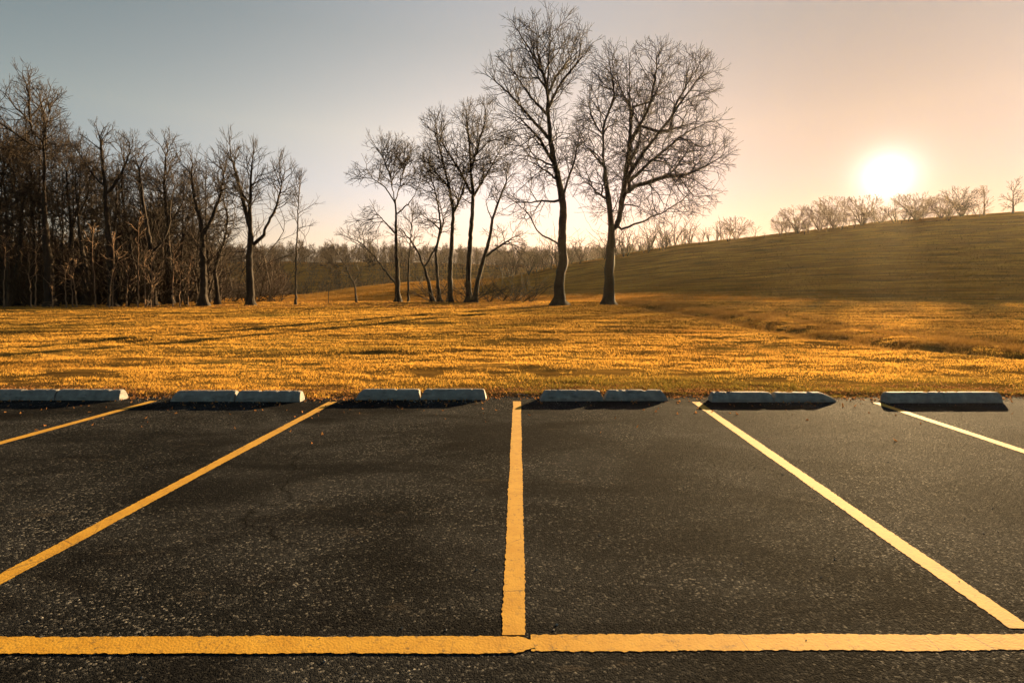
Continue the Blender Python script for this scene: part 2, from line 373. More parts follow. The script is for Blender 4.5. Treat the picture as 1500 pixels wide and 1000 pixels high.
for k, (p0, p1, y, kw, lab) in enumerate([
    (-14, 79, 8.17, dict(sr=0.005), 'concrete wheel stop piece in the bay farthest towards the wood, its outer half'),
    (80.5, 176, 8.17, dict(sl=0.0, sr=0.03, ang=-0.012), 'concrete wheel stop piece with sunlit end, in the bay farthest towards the wood'),
    (249, 343, 8.08, dict(sl=0.075, sr=0.01), 'wheel stop half with sloping end, second bay from the centre line towards the wood'),
    (344.5, 440, 8.06, dict(sl=0.02, sr=0.02, ang=-0.012), 'wheel stop half with sunlit end, second bay from the centre line towards the wood'),
    (520, 613, 8.20, dict(sl=0.085, sr=0.0), 'wheel stop half nearer the wood, in the bay beside the centre line'),
    (615, 712, 8.21, dict(sl=0.065, sr=0.035), 'concrete wheel stop half beside the centre line, on its wood side'),
    (791, 884.5, 8.12, dict(sl=0.065, sr=0.05), 'concrete wheel stop half beside the centre line, on its hill side'),
    (885.5, 979, 8.13, dict(sl=0.06, sr=0.085), 'wheel stop half nearer the hill, in the bay beside the centre line'),
    (1043, 1134, 8.03, dict(sl=0.03, sr=0.03, h=0.142), 'concrete wheel stop half butted against the half with the broken pointed end'),
    (1134.6, 1227, 8.03, dict(sl=0.03, sr=0.02, tip=0.24, h=0.138, ang=-0.01), 'concrete wheel stop half with a broken pointed end'),
    (1300, 1470, 7.98, dict(sl=0.02, sr=0.01, crack=0.85, ang=0.008, h=0.15), 'long concrete wheel stop with square ends and a diagonal crack'),
]):
    wheel_stop(sx(p0, y), sx(p1, y), y, lab, seed=k, **kw)

# ------------------------------------------------------------------ branching
class Crown:
    """room a crown may fill: its outline at distance d, as deep as it is wide row by row"""
    def __init__(c, polys, d, depth):
        c.d, c.depth = d, depth
        allp = np.concatenate([np.asarray(p, float) for p in polys]); c.lo = allp.min(0) - 4; c.hi = allp.max(0) + 4
        nx, ny = int((c.hi[0] - c.lo[0]) / 2) + 1, int((c.hi[1] - c.lo[1]) / 2) + 1
        gx, gy = np.meshgrid(c.lo[0] + 2 * np.arange(nx) + 1, c.lo[1] + 2 * np.arange(ny) + 1)
        ins = np.zeros(gx.shape, bool)
        for p in polys:
            p = np.asarray(p, float); one = np.zeros(gx.shape, bool); j = len(p) - 1
            for i in range(len(p)):
                xi, yi = p[i]; xj, yj = p[j]
                one ^= ((yi > gy) != (yj > gy)) & (gx < (xj - xi) * (gy - yi) / (yj - yi + 1e-12) + xi); j = i
            ins |= one
        c.mask = ins
        c.l = np.where(ins.any(1), np.argmax(ins, 1), 0) * 2 + c.lo[0]; c.r = np.where(ins.any(1), nx - np.argmax(ins[:, ::-1], 1), 0) * 2 + c.lo[0]
        rows = ins.sum(1); cy = (np.arange(ny) * rows).sum() / max(1, rows.sum()); c.cx = (c.l + c.r)[rows > 0].mean() / 2
        c.centre = np.array(((c.cx - VPX) / F_PX * d, d, H_CAM - (c.lo[1] + 2 * cy - VPY) / F_PX * d))
        c.tall = rows.astype(bool).sum() * 2 / F_PX * d
        c.half = (c.r - c.l)[rows > 0].mean() / 2 / F_PX * d
    def inside(c, p):
        px = p[:, 0] / c.d * F_PX + VPX; py = VPY - (p[:, 2] - H_CAM) / c.d * F_PX
        ix = ((px - c.lo[0]) / 2).astype(int); iy = ((py - c.lo[1]) / 2).astype(int)
        ok = (ix >= 0) & (iy >= 0) & (ix < c.mask.shape[1]) & (iy < c.mask.shape[0]); ix = np.clip(ix, 0, c.mask.shape[1] - 1); iy = np.clip(iy, 0, c.mask.shape[0] - 1)
        ok &= c.mask[iy, ix]
        w = np.maximum((c.r - c.l)[iy] / 2, 3); u = np.clip((px - (c.l + c.r)[iy] / 2) / w, -1, 1)
        return ok & (np.abs(p[:, 1] - c.d) < c.depth * w / F_PX * c.d * (0.35 + 0.65 * np.sqrt(1.0 - u * u)) + 0.7)

def skeleton(stems, crown, step, reach, up=0.0, jit=0.12, branch=0.36, lat=0.45, crowd=3, vox=0.42, rng=RNG, max_nodes=26000, kink=0.7):
    """stems [(points, parent_stem, flag)] sprout side shoots that lengthen, kink and fork until they leave the crown's room"""
    pos, par, flag, sdir, spos = [], [], [], [], []
    for pts, ps, fl in stems:
        pts = np.asarray(pts, float)
        seg = np.linalg.norm(np.diff(pts, axis=0), axis=1); cum = np.r_[0, np.cumsum(seg)]
        nn = max(3, int(cum[-1] / step) + 1); tt = np.linspace(0, cum[-1], nn)
        R = np.stack([np.interp(tt, cum, pts[:, c]) for c in range(3)], 1)
        for _ in range(2): R[1:-1] = 0.5 * R[1:-1] + 0.25 * (R[:-2] + R[2:])
        R[1:-1] += rng.normal(0, 0.07 * step, R[1:-1].shape)
        if ps is None: prev = -1; start = 0
        else:
            A = np.array(pos); prev = int(np.argmin(np.linalg.norm(A - R[0], axis=1))); start = 1
        for q in range(start, nn):
            dv = R[q] - R[max(q - 1, 0)] if q else R[1] - R[0]
            pos.append(R[q]); par.append(prev); flag.append(fl); sdir.append(dv / (np.linalg.norm(dv) + 1e-9)); spos.append((q / (nn - 1), q == nn - 1)); prev = len(pos) - 1
    P0 = np.array(pos); D0 = np.array(sdir); nz = lambda v: v / (np.linalg.norm(v, axis=1)[:, None] + 1e-9)
    frac = np.array([q[0] for q in spos]); end = np.array([q[1] for q in spos])
    ins = crown.inside(P0)
    take = ins & (rng.random(len(P0)) < lat) & (frac > 0.12)
    src = np.concatenate([np.where(take)[0], np.where(end)[0], np.where(end)[0], np.where(end)[0]])
    is_end = np.concatenate([np.zeros(take.sum(), bool), np.ones(3 * end.sum(), bool)])
    rv = nz(rng.normal(0, 1, (len(src), 3))); d0 = D0[src]; perp = nz(rv - (rv * d0).sum(1)[:, None] * d0)
    outw = nz(P0[src] - crown.centre); a_ = np.where(is_end, rng.uniform(0.1, 0.6, len(src)), rng.uniform(0.65, 1.2, len(src)))
    dr = nz(d0 * np.cos(a_)[:, None] + nz(perp + 0.35 * outw) * np.sin(a_)[:, None] + np.array((0, 0, up * 0.6)))
    life = np.where(is_end, rng.uniform(0.45, 0.9, len(src)), rng.uniform(0.35, 1.0, len(src)) * (1.05 - 0.45 * frac[src])) * reach
    cp, cd, cl, ci = P0[src], dr, life, src.copy(); age = np.zeros(len(src)); lev = np.zeros(len(src), int)
    allp, allpar, allflag = [P0], [np.array(par)], [np.array(flag)]; n = len(P0)
    grid = {}
    while len(cp) and n < max_nodes:
        out_dir = nz(cp - crown.centre)
        v = nz(cd + rng.normal(0, jit, cd.shape) + np.array((0, 0, up * 0.12)) + 0.05 * out_dir)
        st = step * rng.uniform(0.75, 1.2, len(cp)) * np.where(lev > 1, 0.8, 1.0)
        new = cp + v * st[:, None]
        keep = crown.inside(new) | (rng.random(len(new)) < 0.12)
        key = np.floor(new / vox).astype(int)
        for i in range(len(new)):
            if keep[i]:
                k = (key[i, 0], key[i, 1], key[i, 2]); g = grid.get(k, 0)
                if g >= crowd and lev[i] > 0: keep[i] = False
                else: grid[k] = g + 1
        new, v, cl, ci, age, lev, st = new[keep], v[keep], cl[keep] - st[keep], ci[keep], age[keep] + 1, lev[keep], st[keep]
        m = len(new)
        if m == 0: break
        allp.append(new); allpar.append(ci); allflag.append(np.full(m, 99)); ids = np.arange(n, n + m); n += m
        sp = (rng.random(m) < branch) & (age >= 1) & (cl > step) & (lev < 6)
        rv = nz(rng.normal(0, 1, (m, 3))); perp = nz(rv - (rv * v).sum(1)[:, None] * v); aa = rng.uniform(0.45, 1.0, m)
        nd = nz(v * np.cos(aa)[:, None] + perp * np.sin(aa)[:, None] + np.array((0, 0, up * 0.3)))
        v2 = v.copy(); v2[sp] = nz(v[sp] - kink * 0.45 * perp[sp] * np.sin(aa[sp])[:, None])          # the shoot bends away where it forks
        go = cl > 0.12
        cp = np.concatenate([new[go], new[sp]]); cd = np.concatenate([v2[go], nd[sp]])
        cl2 = np.concatenate([cl[go], cl[sp] * rng.uniform(0.55, 1.0, sp.sum())]); ci = np.concatenate([ids[go], ids[sp]])
        age = np.concatenate([age[go], np.zeros(sp.sum())]); lev = np.concatenate([lev[go], lev[sp] + 1]); cl = cl2
    return np.concatenate(allp), np.concatenate(allpar), np.concatenate(allflag)

def add_twigs(pos, par, flag, length, per_tip, seg=2, up=0.15, spread=0.6, side=0.25, rng=RNG):
    n = len(pos); kids = np.bincount(par[par >= 0], minlength=n)
    d = pos - pos[np.maximum(par, 0)]; d /= np.linalg.norm(d, axis=1)[:, None] + 1e-9
    tips = np.where((kids == 0) & (flag == 99))[0]
    sides = np.where((kids > 0) & (flag == 99) & (rng.random(n) < side))[0]
    src = np.concatenate([np.repeat(tips, per_tip), sides])
    wide = np.concatenate([np.full(len(tips) * per_tip, spread), np.full(len(sides), spread * 1.7)])
    P_, R_, Fg = [pos], [par], [flag]; base = n
    cur, curdir, curpar = pos[src], d[src], src
    for s in range(seg):
        v = curdir + rng.normal(0, 1, curdir.shape) * (wide[:, None] if s == 0 else 0.28); v[:, 2] += up
        v /= np.linalg.norm(v, axis=1)[:, None]
        nw = cur + v * (length / seg * rng.uniform(0.55, 1.3, (len(v), 1)))
        P_.append(nw); R_.append(curpar); Fg.append(np.full(len(nw), 99))
        if s == 0:   # fork the first segment
            idx = np.arange(base, base + len(nw))
            cur = np.concatenate([nw, nw]); curdir = np.concatenate([v, v + rng.normal(0, 0.55, v.shape)]); curpar = np.concatenate([idx, idx])
            wide = np.concatenate([wide, wide])
        else:
            cur, curdir, curpar = nw, v, np.arange(base, base + len(nw))
        base += len(nw)
    return np.concatenate(P_), np.concatenate(R_), np.concatenate(Fg)

def radii(par, tip, trunk, flag, pos, nst):
    n = len(par); kids = np.bincount(par[par >= 0], minlength=n); nt = max(2, int((kids == 0).sum()))
    p = math.log(nt) / math.log(trunk / tip); tp = tip ** p
    r = [0.0] * n; pl = par.tolist(); kl = kids.tolist()
    for i in range(n - 1, -1, -1):
        if kl[i] == 0: r[i] = tp
        if pl[i] >= 0: r[pl[i]] += r[i]
    R = np.array(r) ** (1 / p)
    for k in range(nst):                                  # stems thin steadily towards their ends
        q = np.where(flag == k)[0]
        if len(q): f = np.arange(len(q)) / max(1, len(q) - 1); R[q] = np.minimum(R[q], R[q[0]] * (1 - 0.70 * f ** (0.9 if k else 1.15)))
    mainc = {}
    Rl = R.tolist()
    for i in range(1, n):
        pp = pl[i]
        if pp >= 0:
            same = flag[i] == flag[pp]
            Rl[i] = min(Rl[i], Rl[pp] * (1.0 if same else 0.78))
    return np.array(Rl)

def tubes(pos, par, rad, sel, sides, ground=None, seed=0, rough=0.0, flare=0.0):
    """quads for the segments whose end node is in sel"""
    n = len(pos)
    main = np.full(n, -1); order = np.argsort(rad[1:]) + 1                  # the thickest child carries the tube on
    main[par[order]] = order if True else 0
    root = par < 0
    t = pos - pos[np.maximum(par, 0)]; t[root] = (0, 0, 1)
    tm = t.copy(); has = main >= 0; tm[has] = t[has] / (np.linalg.norm(t[has], axis=1)[:, None] + 1e-9) + t[main[has]] / (np.linalg.norm(t[main[has]], axis=1)[:, None] + 1e-9)
    nz = lambda a: a / (np.linalg.norm(a, axis=1)[:, None] + 1e-9)
    t, tm = nz(t), nz(tm)
    idx = np.where(sel & ~root)[0]; pa = par[idx]; ism = main[pa] == idx
    th = np.arange(sides) * 2 * math.pi / sides
    def ring(c, tan, r):
        ref = np.array((0.23, 0.95, 0.12)); u = nz(np.cross(tan, ref)); v = np.cross(tan, u)
        rr = np.repeat(r[:, None], sides, 1)
        if flare and ground is not None:
            hgt = np.clip(c[:, 2] - ground, 0, None)
            rr = rr * (1 + flare * np.exp(-hgt / 0.38)[:, None] * (1 + 0.45 * np.sin(5 * th + seed)[None] + 0.3 * np.sin(3 * th + 2 * seed)[None]))
        if rough: rr = rr * (1 + rough * np.sin(3 * th[None] + c[:, 2:3] * 2.1 + seed) + rough * np.sin(2 * th[None] - c[:, 2:3] * 3.7))
        return c[:, None] + rr[..., None] * (np.cos(th)[None, :, None] * u[:, None] + np.sin(th)[None, :, None] * v[:, None])
    tl = np.where(ism[:, None], tm[pa], t[idx]); rl = np.where(ism, rad[pa], np.minimum(rad[idx] * 1.15, rad[pa]))
    rl = np.minimum(rl, rad[idx] * 1.6 + 0.02) if not flare else rl
    lo = ring(pos[pa], tl, rl); hi = ring(pos[idx], tm[idx], rad[idx])
    m = len(idx); V = np.concatenate([lo.reshape(-1, 3), hi.reshape(-1, 3)])
    a = np.arange(m)[:, None] * sides + np.arange(sides)[None]; b = np.arange(m)[:, None] * sides + (np.arange(sides)[None] + 1) % sides
    o = m * sides
    F = np.stack([a, b, b + o, a + o], -1).reshape(-1, 4)
    return V, F

TREES = []
def tree(name, d, stems, crown, label, cat='tree', group=None, step=0.26, tip=0.012, trunk=0.25, twig=0.7, per_tip=3, up=0.08, bark=None,
          flare=0.8, depth=0.75, limbs=False, side=0.25, jit=0.09, spread=0.42, seg=2, seed=0, reach=None, branch=0.60, lat=1.0, crowd=3, vox=0.42, fuller=1.0):
    """stems: lists of photo points (px, py[, metres towards(-)/away(+)]) whose first entry is the trunk; crown: outline polygon(s)"""
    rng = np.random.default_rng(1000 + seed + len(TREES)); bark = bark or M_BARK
    S = []
    for k, st in enumerate(stems):
        pts = []
        for q in st:
            w = P(q[0], q[1], d); w[1] += q[2] if len(q) > 2 else 0; pts.append(w)
        if k == 0:
            g = float(land(pts[0][0], d)); pts[0][2] = g - 0.25; gx = pts[0][0]
        S.append((pts, None if k == 0 else 0, k))
    crowns = crown if isinstance(crown[0][0], (list, tuple)) else [crown]
    if fuller != 1.0: crowns = [[(cx_ + (x - cx_) * fuller, cy_ + (y - cy_) * (1 + (fuller - 1) * 0.5)) for x, y in c] for c in crowns for cx_, cy_ in [np.mean(np.asarray(c, float), 0)]]
    ins_m = min(twig * (0.8 if limbs else 0.45) / d * F_PX, 0.09 * min(np.ptp(np.asarray(crowns[0], float), 0)))                     # the last twigs reach past the shoots: keep those inside the outline
    crowns = [[(x + (cx_ - x) / (math.hypot(cx_ - x, cy_ - y) + 1e-6) * ins_m, y + (cy_ - y) / (math.hypot(cx_ - x, cy_ - y) + 1e-6) * ins_m) for x, y in c] for c in crowns for cx_, cy_ in [np.mean(np.asarray(c, float), 0)]]
    room = Crown(crowns, d, depth)
    pos, par, flag = skeleton(S, room, step, reach or max(1.2, room.half * 1.3, 0.42 * room.tall), up=up, jit=jit, branch=branch, lat=lat, crowd=crowd, vox=vox, rng=rng)
    pos, par, flag = add_twigs(pos, par, flag, twig, per_tip, seg=seg, up=up, side=side, spread=spread, rng=rng)
    rad = radii(par, 0.0075 if tip < 0.02 else tip * 0.7, trunk, flag, pos, len(stems))
    rad = np.maximum(rad, tip * 0.72)
    hh = np.clip((pos[:, 2] - g) / max(1.0, pos[:, 2].max() - g), 0, 1); rad = np.where(flag < 99, rad * (1 - 0.08 * hh), rad)
    origin = np.array((gx, d, g))
    root = bpy.data.objects.new(name, None); root.location = origin; root.empty_display_size = 0.3; COL.objects.link(root)
    tag(root, label, cat, group)
    loc = pos - origin
    def part(nm, sel, split, **kw):
        big = sel & (rad > split); parts = []
        Vs, Fs, o = [], [], 0
        for s_, k_ in ((big, 9), (sel & ~big, 3)):
            if not s_.any(): continue
            V, F = tubes(loc, par, rad, s_, k_, ground=0.0, seed=seed, **kw); Vs.append(V); Fs.append(F + o); o += len(V)
        if Vs: mesh(nm, np.concatenate(Vs), np.concatenate(Fs), 4, bark, parent=root)
    part('trunk', flag == 0, 0.0, rough=0.05, flare=flare)
    if limbs:
        for k in range(1, len(stems)): part('limb', flag == k, 0.0, rough=0.04)
        part('crown', flag == 99, 0.05)
    else: part('crown', flag > 0, 0.05)
    TREES.append((name, len(pos)))
    return root

def egg(x0, x1, yt, yb, top=0.42, n=18, wob=0.10, seed=0):
    """crown outline: widest at `top` of its height"""
    r = np.random.default_rng(seed); cx, hw, hgt = (x0 + x1) / 2, (x1 - x0) / 2, yb - yt; pts = []
    for k in range(n):
        a = 2 * math.pi * k / n; s, c = math.sin(a), math.cos(a); f = 1 + r.uniform(-wob, wob)
        y = (yt + hgt * top) + (-hgt * top if s > 0 else hgt * (1 - top)) * abs(s) ** 0.9 * f
        pts.append((cx + hw * c * f, y))
    return pts

# ---- the two big trees on the crest
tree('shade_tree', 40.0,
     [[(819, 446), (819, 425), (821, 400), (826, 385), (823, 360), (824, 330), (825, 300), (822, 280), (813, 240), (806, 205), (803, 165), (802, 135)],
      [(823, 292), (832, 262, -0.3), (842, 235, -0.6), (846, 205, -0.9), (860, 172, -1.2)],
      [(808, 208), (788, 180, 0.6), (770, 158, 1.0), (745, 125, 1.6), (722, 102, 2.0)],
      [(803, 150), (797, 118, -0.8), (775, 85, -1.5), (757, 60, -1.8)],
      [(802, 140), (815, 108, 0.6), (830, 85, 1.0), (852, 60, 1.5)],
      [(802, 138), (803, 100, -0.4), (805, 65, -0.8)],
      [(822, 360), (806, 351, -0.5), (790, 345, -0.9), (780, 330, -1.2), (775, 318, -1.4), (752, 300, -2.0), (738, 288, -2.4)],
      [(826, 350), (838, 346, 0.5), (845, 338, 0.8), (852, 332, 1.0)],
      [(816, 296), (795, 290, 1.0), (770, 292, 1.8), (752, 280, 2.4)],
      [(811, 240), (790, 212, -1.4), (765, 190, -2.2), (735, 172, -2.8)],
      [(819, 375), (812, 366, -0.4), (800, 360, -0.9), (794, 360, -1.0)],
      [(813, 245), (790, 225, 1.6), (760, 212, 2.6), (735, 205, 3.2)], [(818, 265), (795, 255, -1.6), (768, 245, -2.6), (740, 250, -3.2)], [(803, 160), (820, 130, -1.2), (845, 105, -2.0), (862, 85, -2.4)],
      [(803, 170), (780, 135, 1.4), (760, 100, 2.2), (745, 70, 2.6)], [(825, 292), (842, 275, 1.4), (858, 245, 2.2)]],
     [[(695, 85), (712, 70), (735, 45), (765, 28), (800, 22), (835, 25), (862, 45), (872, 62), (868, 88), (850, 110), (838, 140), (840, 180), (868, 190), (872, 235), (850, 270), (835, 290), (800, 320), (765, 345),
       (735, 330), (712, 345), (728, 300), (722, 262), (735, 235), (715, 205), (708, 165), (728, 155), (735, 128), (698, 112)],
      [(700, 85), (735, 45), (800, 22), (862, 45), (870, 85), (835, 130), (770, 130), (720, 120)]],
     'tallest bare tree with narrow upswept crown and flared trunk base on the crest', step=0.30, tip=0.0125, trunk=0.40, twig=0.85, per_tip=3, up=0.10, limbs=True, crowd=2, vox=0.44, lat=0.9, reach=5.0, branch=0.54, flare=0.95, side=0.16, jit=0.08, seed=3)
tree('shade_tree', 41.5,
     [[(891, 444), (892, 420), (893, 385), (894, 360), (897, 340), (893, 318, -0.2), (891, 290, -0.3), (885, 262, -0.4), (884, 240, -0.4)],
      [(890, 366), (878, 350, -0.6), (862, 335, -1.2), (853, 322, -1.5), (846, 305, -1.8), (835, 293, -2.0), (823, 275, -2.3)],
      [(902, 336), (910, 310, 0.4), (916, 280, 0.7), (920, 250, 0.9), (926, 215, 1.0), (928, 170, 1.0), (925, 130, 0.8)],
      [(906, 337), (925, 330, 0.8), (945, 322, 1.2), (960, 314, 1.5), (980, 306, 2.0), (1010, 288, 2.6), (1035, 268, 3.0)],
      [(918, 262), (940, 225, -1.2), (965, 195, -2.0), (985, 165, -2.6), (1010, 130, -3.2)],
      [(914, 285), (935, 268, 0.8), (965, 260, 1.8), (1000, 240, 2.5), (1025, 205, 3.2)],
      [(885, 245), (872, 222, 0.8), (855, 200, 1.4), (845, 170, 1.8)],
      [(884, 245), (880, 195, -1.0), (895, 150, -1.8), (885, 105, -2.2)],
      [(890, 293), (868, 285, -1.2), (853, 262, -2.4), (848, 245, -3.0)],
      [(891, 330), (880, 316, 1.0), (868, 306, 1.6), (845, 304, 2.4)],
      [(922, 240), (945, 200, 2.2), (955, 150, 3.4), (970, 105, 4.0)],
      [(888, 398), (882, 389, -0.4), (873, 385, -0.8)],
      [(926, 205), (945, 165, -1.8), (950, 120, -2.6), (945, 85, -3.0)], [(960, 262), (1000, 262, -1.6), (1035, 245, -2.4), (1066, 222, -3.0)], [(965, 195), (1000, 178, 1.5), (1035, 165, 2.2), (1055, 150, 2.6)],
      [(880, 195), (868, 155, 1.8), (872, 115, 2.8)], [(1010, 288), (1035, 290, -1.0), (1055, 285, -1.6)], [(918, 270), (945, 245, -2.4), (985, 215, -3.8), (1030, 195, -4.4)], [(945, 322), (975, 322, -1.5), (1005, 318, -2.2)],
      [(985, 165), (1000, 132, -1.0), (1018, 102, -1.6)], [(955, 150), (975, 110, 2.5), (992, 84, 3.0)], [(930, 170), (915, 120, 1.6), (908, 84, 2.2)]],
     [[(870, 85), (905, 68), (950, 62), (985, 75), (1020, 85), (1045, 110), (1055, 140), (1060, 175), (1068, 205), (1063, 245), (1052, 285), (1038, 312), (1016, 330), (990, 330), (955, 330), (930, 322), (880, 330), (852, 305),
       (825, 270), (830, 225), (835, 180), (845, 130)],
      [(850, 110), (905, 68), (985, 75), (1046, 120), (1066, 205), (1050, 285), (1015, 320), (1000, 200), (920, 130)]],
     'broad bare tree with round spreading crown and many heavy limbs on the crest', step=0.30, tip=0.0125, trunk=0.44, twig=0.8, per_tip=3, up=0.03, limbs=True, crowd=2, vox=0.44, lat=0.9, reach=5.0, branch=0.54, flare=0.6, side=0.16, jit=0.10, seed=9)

# ---- clump between the wood and the big trees
G2 = 'bare trees of the clump on the crest'
tree('young_tree', 46, [[(583, 440), (582, 400), (580, 350), (580, 310), (579, 295)], [(579, 298), (565, 275), (545, 260), (528, 262)], [(579, 296), (585, 265, .6), (590, 240, 1)], [(579, 296), (574, 262, -.6), (566, 235, -1)],
     [(581, 345), (560, 320, -.5), (545, 300, -.8)], [(583, 420), (565, 400, .5), (545, 375, .8), (520, 352, 1.2), (495, 343, 1.6)], [(580, 315), (600, 290, 1), (612, 262, 1.4)]],
     [[(520, 262), (530, 222), (548, 210), (580, 206), (612, 212), (624, 240), (615, 275), (590, 285), (560, 272), (525, 282)], [(490, 340), (520, 318), (548, 295), (570, 330), (565, 380), (545, 395), (520, 360)]],
     'slim straight tree with flat-topped crown at the wood end of the clump', group=G2, fuller=1.16, trunk=0.224, tip=0.013, seed=11)
tree('young_tree', 47.5, [[(598, 438), (598, 400), (600, 370), (602, 340), (604, 318)]], egg(588, 618, 300, 390, seed=4), 'thin pole-like sapling close behind the slim straight tree', group=G2, fuller=1.16, trunk=0.106, tip=0.013, seed=13, flare=.3)
tree('young_tree', 46.5, [[(634, 440), (626, 405), (613, 370), (600, 350), (590, 338)], [(622, 392), (640, 360), (650, 325), (645, 300)]], [[(575, 350), (600, 290), (650, 270), (665, 310), (640, 350), (600, 365)]],
     'dark stem leaning towards the slim straight tree in the clump', group=G2, fuller=1.16, trunk=0.165, tip=0.013, seed=15)
tree('young_tree', 46, [[(645, 440), (641, 410), (638, 370), (646, 330), (640, 290), (632, 262)], [(641, 400), (650, 372, .5), (658, 345, .8)]], egg(606, 672, 215, 345, seed=6), 'crooked twin-stemmed tree in the middle of the clump', group=G2, fuller=1.16, trunk=0.153, tip=0.013, seed=17)
tree('young_tree', 45.5, [[(660, 440), (659, 400), (662, 350), (664, 310), (658, 275), (650, 240), (640, 205)], [(664, 312), (676, 280, .8), (682, 250, 1.2)], [(658, 275), (640, 255, -1), (622, 235, -1.4)]], egg(618, 690, 185, 310, seed=7),
     'tall thin dark tree beside the tallest stem of the clump', group=G2, fuller=1.16, trunk=0.224, tip=0.013, seed=19, up=.1)
tree('young_tree', 45, [[(686, 441), (686, 400), (689, 350), (692, 310), (693, 285), (690, 255), (688, 215), (685, 185)], [(692, 290), (705, 265, .6), (718, 240, 1.0), (728, 220, 1.3)], [(691, 285), (676, 255, -.6), (660, 230, -1), (645, 205, -1.4)],
     [(691, 300), (668, 280, 1), (650, 265, 1.5)], [(690, 250), (702, 215, -.8), (712, 185, -1.2)]],
     [(625, 215), (632, 188), (650, 168), (680, 154), (715, 158), (735, 178), (748, 215), (745, 255), (720, 275), (690, 285), (650, 275), (632, 250)],
     'tallest tree of the clump with smooth trunk and fan-shaped crown', group=G2, fuller=1.16, trunk=0.248, tip=0.013, seed=21, up=.15, twig=.9)
tree('young_tree', 44.8, [[(694, 441), (700, 410), (708, 380), (716, 355), (722, 320), (732, 290), (742, 265)], [(708, 378), (728, 362, .5), (748, 348, 1), (765, 338, 1.4)], [(722, 325), (712, 300, -.8), (716, 275, -1.2)]],
     [[(712, 300), (735, 245), (765, 235), (770, 280), (745, 310)], [(700, 345), (740, 330), (775, 335), (770, 365), (735, 375)]], 'tree leaning out of the clump towards the tallest tree', group=G2, fuller=1.16, trunk=0.212, tip=0.013, seed=23)
tree('young_tree', 44, [[(523, 440), (519, 415), (510, 400), (500, 380), (492, 368)], [(516, 408), (500, 399), (484, 395), (474, 390)], [(519, 412), (530, 395), (540, 385)]], [[(468, 390), (490, 355), (515, 360), (545, 375), (540, 400), (500, 405)]],
     'low crooked sapling standing alone in front of the hazy far woods', group=G2, fuller=1.16, trunk=0.083, tip=0.011, seed=25, bark=M_BARK2, flare=.3)

# ---- the wood: its edge, tree by tree, from the open end inwards
G1 = 'bare trees along the edge of the dense wood'
tree('sapling', 41, [[(433, 442), (433, 410), (434, 370), (436, 330), (437, 290), (440, 255)]], [(436, 245), (450, 262), (462, 285), (470, 305), (462, 330), (445, 350), (420, 350), (412, 325), (420, 290)], 'straight slender sapling standing just outside the open end of the wood',
     group=G1, trunk=0.085, tip=0.011, up=.25, twig=.8, bark=M_BARK2, flare=.3, seed=31)
tree('wood_tree', 40, [[(367, 441), (366, 410), (365, 385), (366, 365), (368, 345), (364, 325), (358, 300), (350, 270), (342, 240)], [(367, 362), (380, 345, .5), (395, 330, .8), (412, 312, 1.2), (430, 298, 1.5)], [(367, 345), (372, 300, -.6), (378, 260, -1), (382, 235, -1.2)],
     [(362, 372), (354, 350, -.6), (350, 335, -.9), (340, 305, -1.2)], [(362, 320), (345, 295, .8), (332, 275, 1.2)], [(385, 341), (396, 300, 1), (402, 265, 1.2)], [(366, 375), (345, 385, -.4), (330, 395, -.8), (318, 412, -1)]],
     [(325, 220), (340, 195), (350, 190), (362, 205), (385, 215), (412, 222), (428, 245), (432, 290), (410, 315), (380, 325), (345, 320), (328, 275)],
     'stout dark tree with fan of upright branches at the open end of the wood', group=G1, trunk=0.30, tip=0.0125, up=.35, twig=1.0, flare=.5, seed=33)
tree('wood_tree', 41, [[(319, 442), (318, 420), (314, 400), (320, 375), (330, 350), (334, 320), (326, 285)], [(316, 402), (306, 380, .5), (302, 350, .8)], [(322, 372), (340, 350, -.8), (352, 335, -1)]], egg(300, 350, 235, 390, seed=8), 'forked crooked tree next to the stout one at the open end of the wood',
     group=G1, trunk=0.16, tip=0.0125, up=.2, seed=35)
tree('wood_tree', 39, [[(298, 443), (298, 400), (297, 365), (297, 345), (293, 320), (285, 290), (280, 255)], [(298, 345), (305, 315, .6), (311, 285, 1), (314, 250, 1.2)], [(297, 370), (284, 345, -.7), (276, 318, -1.1), (270, 290, -1.4)], [(296, 440), (288, 405, .4), (278, 370, .8), (266, 350, 1.0)]],
     [(262, 235), (280, 208), (296, 200), (318, 210), (332, 235), (335, 280), (318, 320), (290, 325), (265, 310)], 'close bundle of upright dark stems sharing one base in the wood', group=G1, trunk=0.25, tip=0.0125, up=.3, twig=.95, seed=37)
tree('wood_tree', 42, [[(250, 444), (249, 400), (246, 350), (244, 310), (240, 270), (243, 230)], [(245, 330), (258, 305, .5), (266, 275, .8)], [(243, 290), (230, 265, -.7), (222, 240, -1)]], egg(220, 272, 195, 355, seed=9), 'straight dark tree behind the bundle of upright stems', group=G1, trunk=0.19, tip=0.0125, up=.2, seed=39)
tree('wood_tree', 39.5, [[(226, 446), (224, 410), (222, 375), (218, 345), (212, 315), (208, 285), (204, 250)], [(222, 372), (232, 352, .5), (238, 330, .8), (236, 300, 1), (240, 270, 1.2)], [(220, 370), (206, 350, -.6), (198, 325, -1), (190, 300, -1.2)]],
     [(186, 225), (205, 192), (230, 185), (252, 200), (262, 235), (252, 275), (225, 300), (195, 285)], 'tree forking low into a wide candelabra in the wood', group=G1, trunk=0.22, tip=0.0125, up=.15, seed=41)
tree('wood_tree', 43, [[(196, 446), (195, 400), (190, 350), (182, 310), (178, 270), (182, 235)], [(189, 345), (200, 318, .5), (207, 290, .8)]], egg(165, 212, 190, 355, seed=10), 'thin dark tree behind the low-forking candelabra tree', group=G1, trunk=0.15, tip=0.0125, up=.1, seed=43)
